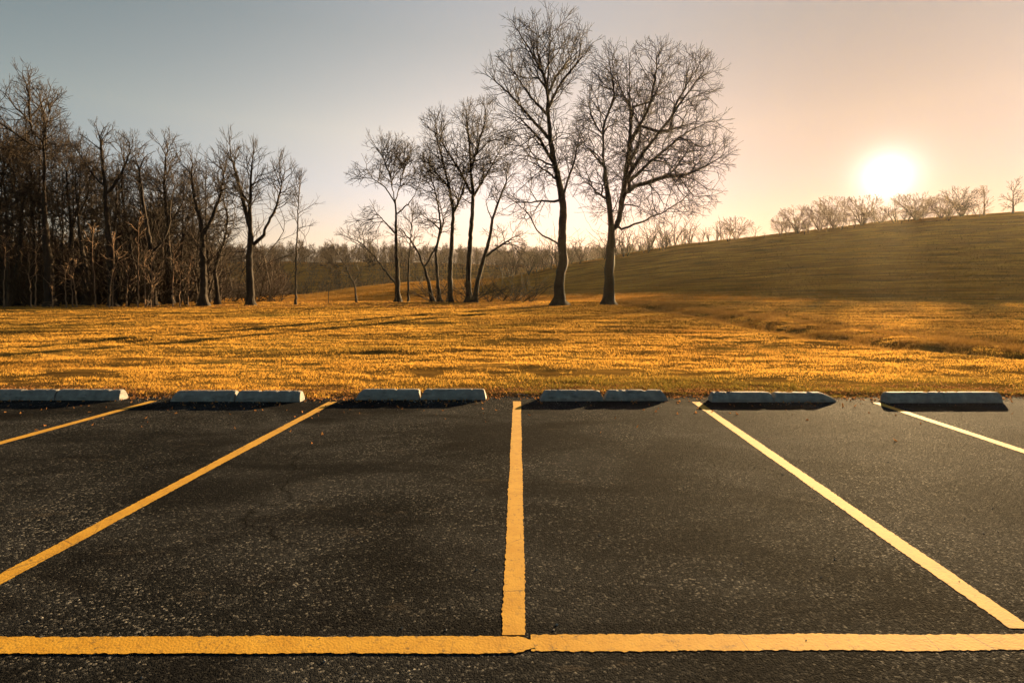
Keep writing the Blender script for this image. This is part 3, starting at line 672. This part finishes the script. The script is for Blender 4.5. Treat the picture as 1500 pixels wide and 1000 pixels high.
tree('wood_tree', 39, [[(166, 448), (164, 410), (160, 360), (156, 310), (155, 280), (151, 245), (148, 215)], [(156, 285), (165, 262, .5), (172, 238, .8), (176, 215, 1)], [(155, 275), (142, 255, -.6), (134, 232, -1)]],
     [(128, 200), (140, 175), (152, 165), (170, 178), (186, 205), (185, 245), (165, 270), (140, 262), (128, 235)], 'tall tree with thick lower trunk and narrow top in the middle of the wood', group=G1, trunk=0.26, tip=0.0125, up=.15, seed=45)
tree('wood_tree', 41, [[(176, 447), (174, 410), (171, 370), (168, 330), (172, 295), (170, 265)]], egg(155, 195, 230, 365, seed=12), 'slim dark stem beside the tall narrow-topped tree', group=G1, trunk=0.13, tip=0.0125, seed=47)
tree('wood_tree', 40, [[(129, 448), (127, 410), (122, 375), (117, 345), (114, 315)], [(115, 318), (105, 295, .5), (98, 270, .8), (94, 240, 1)], [(115, 316), (124, 295, -.5), (136, 278, -1), (146, 272, -1.2)], [(114, 318), (116, 285, .8), (112, 255, 1.2)]],
     [(88, 225), (110, 205), (130, 212), (148, 240), (150, 280), (130, 295), (100, 285), (88, 260)], 'leaning tree with thick bent trunk and low crown in the wood', group=G1, trunk=0.25, tip=0.0125, seed=49)
tree('wood_tree', 41.5, [[(105, 448), (104, 410), (103, 370), (104, 330), (100, 290), (97, 250)], [(103, 340), (92, 310, .6), (86, 280, 1)]], egg(82, 125, 170, 345, seed=14), 'straight dark tree between the leaning tree and the tallest tree of the wood', group=G1, trunk=0.17, tip=0.0125, up=.1, seed=51)
tree('wood_tree', 38, [[(74, 450), (72, 410), (69, 365), (66, 320), (65, 295), (64, 278)], [(64, 282), (55, 255, .5), (51, 225, .8), (48, 195, 1), (42, 165, 1.2), (30, 130, 1.5)], [(65, 280), (74, 262, -.5), (82, 240, -.9), (85, 215, -1.2), (100, 180, -1.6)], [(48, 200), (58, 175, -.8), (66, 150, -1.2), (62, 120, -1.5)],
     [(66, 310), (82, 300, .8), (100, 285, 1.4)], [(50, 215), (30, 190, -1.5), (12, 165, -2.2)]],
     [(-30, 170), (-8, 120), (15, 106), (30, 110), (52, 101), (70, 112), (78, 130), (110, 142), (135, 155), (128, 185), (100, 225), (70, 262), (40, 262), (10, 240), (-20, 225)],
     'tallest tree of the wood with thick twin-forked trunk and domed crown', group=G1, trunk=0.34, tip=0.0125, up=.12, flare=.5, crowd=2, seed=53)
tree('wood_tree', 39.5, [[(52, 449), (51, 400), (50, 350), (47, 300), (45, 260), (40, 225)]], egg(28, 66, 190, 365, seed=15), 'slim pole of a tree close against the tallest tree of the wood', group=G1, trunk=0.12, tip=0.0125, seed=55)
tree('wood_tree', 38.5, [[(20, 450), (24, 410), (29, 370), (31, 340), (32, 310), (36, 285), (44, 272)], [(31, 330), (20, 305, .6), (12, 280, 1)]], egg(0, 55, 195, 365, seed=16), 'dark tree leaning towards the tallest tree of the wood', group=G1, trunk=0.20, tip=0.0125, seed=57)
tree('wood_tree', 38, [[(12, 450), (12, 400), (11, 350), (10, 300), (4, 260), (8, 230)], [(11, 300), (20, 270), (26, 240)]], egg(-20, 40, 180, 355, seed=18), 'pale straight tree in the wood just past the leaning tree', group=G1, trunk=0.12, tip=0.0125, bark=M_BARK2, seed=59)
tree('wood_tree', 37.5, [[(-22, 451), (-20, 400), (-22, 340), (-26, 300), (-24, 250)], [(-22, 320), (-8, 290), (4, 260)], [(-24, 300), (-40, 270), (-48, 240)]], egg(-65, 12, 150, 355, seed=19), 'broad dark tree in the wood farthest from the open end', group=G1, trunk=0.24, tip=0.0125, seed=61)

# slim trees standing one row deeper in the wood
for k in range(22):
    r_ = np.random.default_rng(900 + k); px = 2 + k * 14.6 + r_.uniform(-4, 4); d = r_.uniform(43.5, 49); lean = r_.uniform(-9, 9)
    edge_top = np.interp(px, [0, 60, 130, 200, 260, 330], [150, 145, 190, 215, 222, 240]); top = edge_top + r_.uniform(0, 55)
    f = r_.choice([-1, 1]); hgt = 446 - top
    st = [[(px, 446), (px + lean * .3, 446 - hgt * .3), (px + lean * .6 + f * 1.5, 446 - hgt * .5), (px + lean, 446 - hgt * .8)],
          [(px + lean * .45, 446 - hgt * .42), (px + lean * .5 + f * 9, 446 - hgt * .6), (px + lean * .6 + f * 14, 446 - hgt * .82)]]
    tree('wood_tree', d, st, egg(px + lean - 21, px + lean + 21, top, 446 - hgt * .35, seed=40 + k), 'slim dark bare tree one row deep behind the wood edge', group='slim trees behind the wood edge', trunk=r_.uniform(.09, .15), tip=0.0125, up=.2, flare=.3, seed=200 + k)

# thin pale saplings that catch the sun in front of the wood
G3 = 'thin pale saplings in front of the wood'
for k, (px, d, top, bend, fork) in enumerate([(112, 36.8, 395, -4, 1), (107, 37.0, 400, -3, 0), (97, 36.6, 398, -1, 0), (140, 37.2, 345, -5, 0), (160, 37.0, 360, 8, 1), (165, 37.3, 410, 1, 0), (203, 37.5, 330, 0, 0), (213, 37.2, 382, -1, 0),
                                      (225, 37.4, 385, -3, 1), (220, 37.1, 420, 3, 0), (46, 36.6, 385, -4, 0), (52, 37.0, 350, 1, 0), (5, 36.8, 360, 3, 0), (78, 36.4, 425, -2, 0), (185, 37.6, 400, 2, 0), (253, 38, 370, 1, 0), (275, 38.5, 395, 2, 0), (263, 38.3, 402, 1, 0)]):
    st = [[(px, 449), (px + bend * 0.3, 449 - (449 - top) * 0.4), (px + bend, 449 - (449 - top) * 0.7), (px + bend * 0.8, top)]]
    if fork: st.append([(px + bend * 0.5, 449 - (449 - top) * 0.55), (px + bend + 8, top + 14), (px + bend + 15, top)])
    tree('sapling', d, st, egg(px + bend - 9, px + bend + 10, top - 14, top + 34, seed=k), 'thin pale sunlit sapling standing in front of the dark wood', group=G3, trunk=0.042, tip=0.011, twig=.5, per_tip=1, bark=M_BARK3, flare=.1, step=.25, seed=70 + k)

# ---- trees and bushes along the hill's skyline
def ridge_tree(px, x0, x1, yt, label, stems, cat='tree', n=420, name='hill_tree', bark=M_BARK3, d=126.0, yb=None, trunk=0.22, up=.1, group='trees along the skyline of the hill', tip=0.028):  # default bark is paler: golden sun glow put into the colour
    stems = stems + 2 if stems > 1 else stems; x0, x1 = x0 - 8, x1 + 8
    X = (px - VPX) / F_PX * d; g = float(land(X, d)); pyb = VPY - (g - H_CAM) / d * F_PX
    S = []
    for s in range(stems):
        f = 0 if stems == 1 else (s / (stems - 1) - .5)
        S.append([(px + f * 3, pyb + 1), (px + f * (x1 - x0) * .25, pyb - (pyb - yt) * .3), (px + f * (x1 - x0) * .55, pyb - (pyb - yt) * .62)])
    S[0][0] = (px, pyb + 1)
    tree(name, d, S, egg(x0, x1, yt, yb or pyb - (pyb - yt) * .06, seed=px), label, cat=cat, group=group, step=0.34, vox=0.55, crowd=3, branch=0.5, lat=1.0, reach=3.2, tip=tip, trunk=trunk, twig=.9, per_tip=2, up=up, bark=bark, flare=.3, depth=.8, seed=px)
ridge_tree(1078, 1058, 1100, 319, 'small round bare tree low on the hill skyline nearest the big crest trees', 3, n=300)
ridge_tree(1143, 1137, 1152, 316, 'thin split snag on the hill skyline', 2, n=40, trunk=.13)
ridge_tree(1168, 1146, 1192, 302, 'leaning low tree beside the thin snag on the hill skyline', 2, n=360)
ridge_tree(1222, 1196, 1254, 287, 'round many-stemmed tree on the hill skyline, first below the sun', 4, n=620)
ridge_tree(1262, 1240, 1292, 286, 'bushy tree on the hill skyline touching the round many-stemmed one', 3, n=560)
ridge_tree(1290, 1278, 1312, 306, 'low bush on the hill skyline right under the sun', 3, cat='bush', name='hill_bush', n=240)
ridge_tree(1342, 1308, 1378, 284, 'wide dense bush on the hill skyline just past the sun', 5, cat='bush', name='hill_bush', n=760)
ridge_tree(1408, 1380, 1432, 275, 'dark dense bushy tree on the hill skyline', 4, n=700, bark=M_BARK)
ridge_tree(1442, 1428, 1456, 272, 'slim open tree beside the dark bushy one on the hill skyline', 1, n=170)
ridge_tree(1484, 1464, 1504, 262, 'open tree with tiered flat branches, highest on the hill skyline', 1, n=320, bark=M_BARK)
ridge_tree(1200, 1180, 1222, 300, 'low twiggy bush between the leaning low tree and the round many-stemmed tree on the hill', 3, cat='bush', name='hill_bush')
ridge_tree(1378, 1360, 1398, 290, 'low bush between the wide dense bush and the dark bushy tree on the hill', 3, cat='bush', name='hill_bush')
ridge_tree(1530, 1506, 1560, 268, 'rounded tree on the hill skyline past the tiered one', 2, n=360)

# ------------------------------------------------------------------ brush, far woods: masses nobody could count
def shrub_proto(n_stem, height, spread, levels, seed, lean=0.4):
    """multi-stemmed bare shrub -> pos, par, rad, rooted at the origin"""
    r = np.random.default_rng(seed); pos, par, rad = [np.zeros(3)], [-1], [0.03]
    def grow(p, v, L, lev, rr):
        k = 3
        for s in range(k):
            v = v + r.normal(0, 0.16, 3); v /= np.linalg.norm(v); q = pos[p] + v * L / k
            pos.append(q); par.append(p); rad.append(rr * (1 - 0.2 * s)); p = len(pos) - 1
            if lev > 0 and s > 0 or (lev > 0 and s == 0 and r.random() < 0.4):
                w = v + r.normal(0, 0.55, 3); w[2] += 0.12; w /= np.linalg.norm(w)
                grow(p, w, L * r.uniform(0.45, 0.75), lev - 1, rr * 0.62)
    for s in range(n_stem):
        a = r.uniform(0, 2 * math.pi); v = np.array((math.cos(a) * lean * spread, math.sin(a) * lean * spread, 1.0)) + r.normal(0, 0.12, 3); v /= np.linalg.norm(v)
        grow(0, v, height * r.uniform(0.55, 0.85), levels, 0.028)
    return np.array(pos), np.array(par), np.array(rad)
def scatter_mass(name, protos, places, mat, label, rscale=1.0, sides=3):
    Vs, Fs, o = [], [], 0
    cache = [tubes(p, q, r * rscale, np.ones(len(p), bool), sides) for p, q, r in protos]
    r = np.random.default_rng(5)
    for (x, y, z, s) in places:
        V, F = cache[r.integers(len(cache))]
        a = r.uniform(0, 6.28); c, sn = math.cos(a), math.sin(a)
        Q = V * s * np.array((1, 1, r.uniform(0.8, 1.25))); Q = np.stack([Q[:, 0] * c - Q[:, 1] * sn + x, Q[:, 0] * sn + Q[:, 1] * c + y, Q[:, 2] + z - 0.05], 1)
        Vs.append(Q); Fs.append(F + o); o += len(Q)
    return tag(mesh(name, np.concatenate(Vs), np.concatenate(Fs), 4, mat), label, kind='stuff')
def spots(n, fx, seed, smin, smax):
    r = np.random.default_rng(seed); out_ = []
    for _ in range(n):
        x, y = fx(r); out_.append((x, y, float(land(x, y)), r.uniform(smin, smax)))
    return out_
protos = [shrub_proto(4, 2.6, 1.0, 2, 300 + k) for k in range(6)]
def wood_xy(r):
    y = r.uniform(38.5, 52); px = r.uniform(-60, 305); return (px - VPX) / F_PX * y, y
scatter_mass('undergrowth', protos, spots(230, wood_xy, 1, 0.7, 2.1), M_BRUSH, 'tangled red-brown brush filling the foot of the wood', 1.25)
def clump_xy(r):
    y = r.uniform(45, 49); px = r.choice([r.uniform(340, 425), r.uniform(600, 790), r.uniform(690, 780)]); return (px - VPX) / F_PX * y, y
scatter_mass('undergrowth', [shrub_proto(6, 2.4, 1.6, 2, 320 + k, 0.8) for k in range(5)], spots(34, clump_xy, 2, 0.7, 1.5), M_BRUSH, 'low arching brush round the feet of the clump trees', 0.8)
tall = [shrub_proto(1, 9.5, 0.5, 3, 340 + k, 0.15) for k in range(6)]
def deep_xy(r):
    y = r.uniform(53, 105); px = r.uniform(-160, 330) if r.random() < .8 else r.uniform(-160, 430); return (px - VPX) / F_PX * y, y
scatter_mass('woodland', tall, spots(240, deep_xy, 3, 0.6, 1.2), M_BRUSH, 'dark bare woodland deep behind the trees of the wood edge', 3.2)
def far_tree(seed, n=150):
    """bare tree seen from far off: a trunk and a few hundred slim upswept twigs, each one triangle"""
    r = np.random.default_rng(seed); T = []
    for k in range(3):
        a = 2.1 * k; T.append(((0.16 * math.cos(a), 0.16 * math.sin(a), -0.3), (0.16 * math.cos(a + 2.1), 0.16 * math.sin(a + 2.1), -0.3), (0.1, 0.0, 8.5)))
    for k in range(n):
        h = r.uniform(0.0, 1.0) ** 0.9 * 9.5; a = r.uniform(0, 6.28); w = (0.3 + 2.2 * (1 - (h / 10.5) ** 2.2)) * r.random() ** 0.5
        p = np.array((math.cos(a) * w, math.sin(a) * w, h)); L = r.uniform(0.9, 2.4)
        v = np.array((math.cos(a) * 0.55, math.sin(a) * 0.55, 0.9)) + r.normal(0, 0.35, 3); v *= L / np.linalg.norm(v)
        q = r.normal(0, 1, 3); q = np.cross(v, q); q *= r.uniform(0.06, 0.13) / np.linalg.norm(q)
        T.append((p - q, p + q, p + v))
    return np.array(T)
def sliver_mass(name, protos_, places, mat, label):
    r = np.random.default_rng(8); Vs = []
    for (x, y, z, s) in places:
        a = r.uniform(0, 6.28); c, sn = math.cos(a), math.sin(a); T = protos_[r.integers(len(protos_))].reshape(-1, 3) * s * np.array((1, 1, r.uniform(0.8, 1.2)))
        Vs.append(np.stack([T[:, 0] * c - T[:, 1] * sn + x, T[:, 0] * sn + T[:, 1] * c + y, T[:, 2] + z], 1))
    V = np.concatenate(Vs)
    return tag(mesh(name, V, np.arange(len(V)).reshape(-1, 3), 3, mat, smooth=False), label, kind='stuff')
slim = [far_tree(360 + k) for k in range(8)]
def far_xy(r):
    y = r.uniform(215, 335) if r.random() < .8 else r.uniform(140, 215); px = r.uniform(-250, 1000) if y > 215 else r.uniform(-200, 420); return (px - VPX) / F_PX * y, y
sliver_mass('far_woods', slim, spots(1250, far_xy, 4, 0.8, 1.2) + spots(850, lambda r: (r.uniform(-330, 110), r.uniform(312, 355)), 14, 0.75, 1.1), M_FARW, 'hazy bare woods on the far rise')
def behind_xy(r):
    y = r.uniform(52, 95); px = r.uniform(-140, 310); return (px - VPX) / F_PX * y, y
sliver_mass('woodland', [far_tree(380 + k, 330) for k in range(5)], spots(210, behind_xy, 9, 0.45, 0.95), M_BRUSH, 'dense brown thicket inside the wood')
def scrub_xy(r):
    y = r.uniform(122, 132); u = r.random(); px = r.uniform(735, 1012) if u < .5 else (r.uniform(1010, 1190) if u < .62 else r.uniform(1150, 1440)); return (px - VPX) / F_PX * y, y
scr = spots(165, scrub_xy, 6, 0.55, 1.5)
scr = [(x, y, z, s * (1.55 if (x / y * F_PX + VPX) < 1012 else 0.85)) for x, y, z, s in scr]
scatter_mass('scrub', [shrub_proto(4, 3.0, 0.7, 2, 380 + k) for k in range(6)], scr, M_BRUSH, 'thin scrub along the skyline of the hill', 1.6)

# a thin stake in front of the far woods
zs = float(land((481 - VPX) / F_PX * 44, 44))
th = np.arange(6) * math.pi / 3
V = np.concatenate([np.c_[np.cos(th) * r_ + dx, np.sin(th) * r_, np.full(6, z_)] for r_, dx, z_ in ((0.035, 0, -0.2), (0.032, 0.01, 0.8), (0.026, 0.0, 1.55), (0.008, 0.005, 1.64))])
F = [(a + i, a + (i + 1) % 6, a + 6 + (i + 1) % 6, a + 6 + i) for a in (0, 6, 12) for i in range(6)]
o = mesh('stake', V, F, 4, M_BARK2); o.location = ((481 - VPX) / F_PX * 44, 44, zs)
tag(o, 'thin upright wooden stake on the lawn crest beside the low crooked sapling', 'stake')

# ------------------------------------------------------------------ grass and litter
def blades(name, X, Y, hgt, wid, tint, mat, label, lean=0.8, seed=0, flat=False):
    r = np.random.default_rng(seed); n = len(X); Z = land(X, Y); Z = np.where((Y < edge_y(X)) & (Y < 9), np.maximum(Z, 0.006), Z)
    a = r.uniform(0, 2 * math.pi, n); la = r.uniform(0, 2 * math.pi, n); l = hgt * lean * r.uniform(0.1, 1.2, n)
    wx, wy = np.cos(a) * wid / 2, np.sin(a) * wid / 2
    b = np.stack([X, Y, Z - 0.006], 1)
    V = np.empty((n, 3, 3)); V[:, 0] = b - np.stack([wx, wy, 0 * wx], 1); V[:, 1] = b + np.stack([wx, wy, 0 * wx], 1)
    V[:, 2] = b + np.stack([np.cos(la) * l, np.sin(la) * l, hgt * r.uniform(0.5, 1.1, n) + 0.006], 1)
    return tag(mesh(name, V.reshape(-1, 3), np.arange(3 * n).reshape(-1, 3), 3, mat, smooth=False, attr={'tint': np.repeat(tint, 3)}), label, kind='stuff')
N = 700000
r = np.random.default_rng(21)
Y = 8.22 * np.exp(r.uniform(0, math.log(49.0 / 8.22), N)); X = r.uniform(-1, 1, N) * (1.02 * Y + 3)
wide_ = r.random(N) < 0.10; X = np.where(wide_, np.sign(X) * (1.02 * Y + 3 + r.uniform(0, 1, N) * (0.6 * Y + 12)), X)
edge = edge_y(X) + 0.03 + 0.30 * fbm(X * 1.7, X * 0 + 1, 131, 4)
tuft = fbm(X * 2.2, Y * 5.0, 145, 3)
cover = fbm(X * 0.45, Y * 1.5, 141, 4) + 0.4 * fbm(X * 2.5, Y * 4, 151, 3) + 0.9 * tuft * np.clip(1.25 - (Y - 8) / 16, 0.25, 1)
keep = (Y > edge) & (cover > -0.34 + 0.50 * np.exp(-(Y - 8.4) / 1.6) - 0.3 * r.random(N))
X, Y, cover, tuft = X[keep], Y[keep], cover[keep], tuft[keep]
sc = (Y / 8.2) ** 0.62
green = np.clip(0.40 + 0.9 * fbm(X * 0.16, Y * 0.35, 161, 3) + (0.85 * np.exp(-(Y - 8) / 5.0) * (0.6 + 0.8 * fbm(X * 0.3, Y * 0.5, 165, 2))) + r.normal(0, 0.20, len(X)), 0, 1)
rr = np.random.default_rng(22)
blades('grass', X, Y, (0.020 + 0.016 * np.clip(cover + 0.4, 0, 1)) * (0.50 + 1.7 * np.clip(tuft + 0.30, 0, 1)) * sc ** 0.7 * rr.uniform(0.6, 1.3, len(X)), 0.0085 * sc, green, M_GRASS, 'short dry golden grass covering the lawn', 1.1, 23)
N = 90000
Y = 9.5 * np.exp(r.uniform(0, math.log(46 / 9.5), N)); q = r.normal(2.0, 2.0, N); X = np.interp(Y, SWY, SWX) + q
cl = fbm(X * 1.5, Y * 1.5, 171, 3); keep = (cl > -0.02) & (q > -1.2) & (q < 6.5)
X, Y = X[keep], Y[keep]
blades('grass', X, Y, (0.10 + 0.12 * r.random(len(X))) * (1 + 0.2 * (Y > 25)), 0.010 * (Y / 8.2) ** 0.6, np.clip(r.normal(0.45, 0.3, len(X)), 0, 1), M_TUSS, 'darker rough tussocks along the shallow rut across the lawn', 0.8, 25)
N = 15000
X = r.uniform(-12, 12, N); Y = edge_y(X) + r.normal(0.06, 0.22, N) + np.abs(r.normal(0, 0.28, N)) - (r.random(N) < 0.03) * np.abs(r.normal(0, 0.9, N))
X2 = r.uniform(-45, 12, 9000); Y2 = r.uniform(36, 50, 9000); X2 = (r.uniform(-30, 800, 9000) - VPX) / F_PX * Y2
blades('leaf_litter', np.r_[X, X2], np.r_[Y, Y2], np.r_[r.uniform(0.008, 0.035, N), r.uniform(0.02, 0.12, 9000)], np.r_[r.uniform(0.015, 0.045, N), r.uniform(0.06, 0.14, 9000)], r.random(N + 9000), M_LEAF, 'dead brown leaves along the asphalt edge and under the trees', 1.2, 27)
N = 2600
X = np.r_[r.uniform(-11, 11, 2000), r.uniform(-7, 7, 600)]; Y = np.r_[edge_y(X[:2000]) - np.abs(r.normal(0, 0.22, 2000)) + 0.05, r.uniform(1.2, 8.0, 600)]
S_ = r.uniform(0.003, 0.012, N) * np.r_[np.ones(2000), np.full(600, 0.6)]
oc = np.array([(1, 0, 0), (0, 1, 0), (-1, 0, 0), (0, -1, 0), (0, 0, 0.8), (0, 0, -0.5)], float); of = np.array([(0, 1, 4), (1, 2, 4), (2, 3, 4), (3, 0, 4), (1, 0, 5), (2, 1, 5), (3, 2, 5), (0, 3, 5)])
V = oc[None] * S_[:, None, None] * r.uniform(0.6, 1.4, (N, 6, 1)); V += np.stack([X, Y, np.maximum(land(X, Y), 0) + S_ * 0.3], 1)[:, None]
tag(mesh('gravel', V.reshape(-1, 3), (of[None] + 6 * np.arange(N)[:, None, None]).reshape(-1, 3), 3, M_CONC, smooth=False), 'loose grit scattered on the asphalt', kind='stuff')
# tall stalks on the hill so that its skyline is not a clean cut
N = 120000
Y = 48 * np.exp(r.uniform(0, math.log(129 / 48), N)); X = r.uniform(-0.95, 1.08, N) * Y
blades('grass', X, Y, r.uniform(0.10, 0.30, N) * (Y / 60) ** 0.5, 0.035 * (Y / 60), np.clip(0.5 + 0.8 * fbm(X * 0.05, Y * 0.12, 191, 3) + r.normal(0, .2, N), 0, 1), M_TUSS, 'rough winter pasture grass on the shaded hill', 0.9, 29)

# ------------------------------------------------------------------ haze
HZ = Mat('haze_air'); HZ.n.remove(HZ.b)
pv = HZ.node('ShaderNodeVolumePrincipled'); pv.inputs['Color'].default_value = (1.0, 0.88, 0.70, 1); pv.inputs['Density'].default_value = 0.000085; pv.inputs['Anisotropy'].default_value = 0.6
HZ.l.new(pv.outputs[0], HZ.out.inputs['Volume'])
x0, x1, y0, y1, z0, z1 = -480, 480, -120, 420, -16, 42
V = [(x, y, z) for z in (z0, z1) for x, y in ((x0, y0), (x1, y0), (x1, y1), (x0, y1))]
F = [(3, 2, 1, 0), (4, 5, 6, 7), (0, 1, 5, 4), (1, 2, 6, 5), (2, 3, 7, 6), (3, 0, 4, 7)]
tag(mesh('haze', V, F, 4, HZ.m, smooth=False), 'thin warm evening haze', kind='stuff')
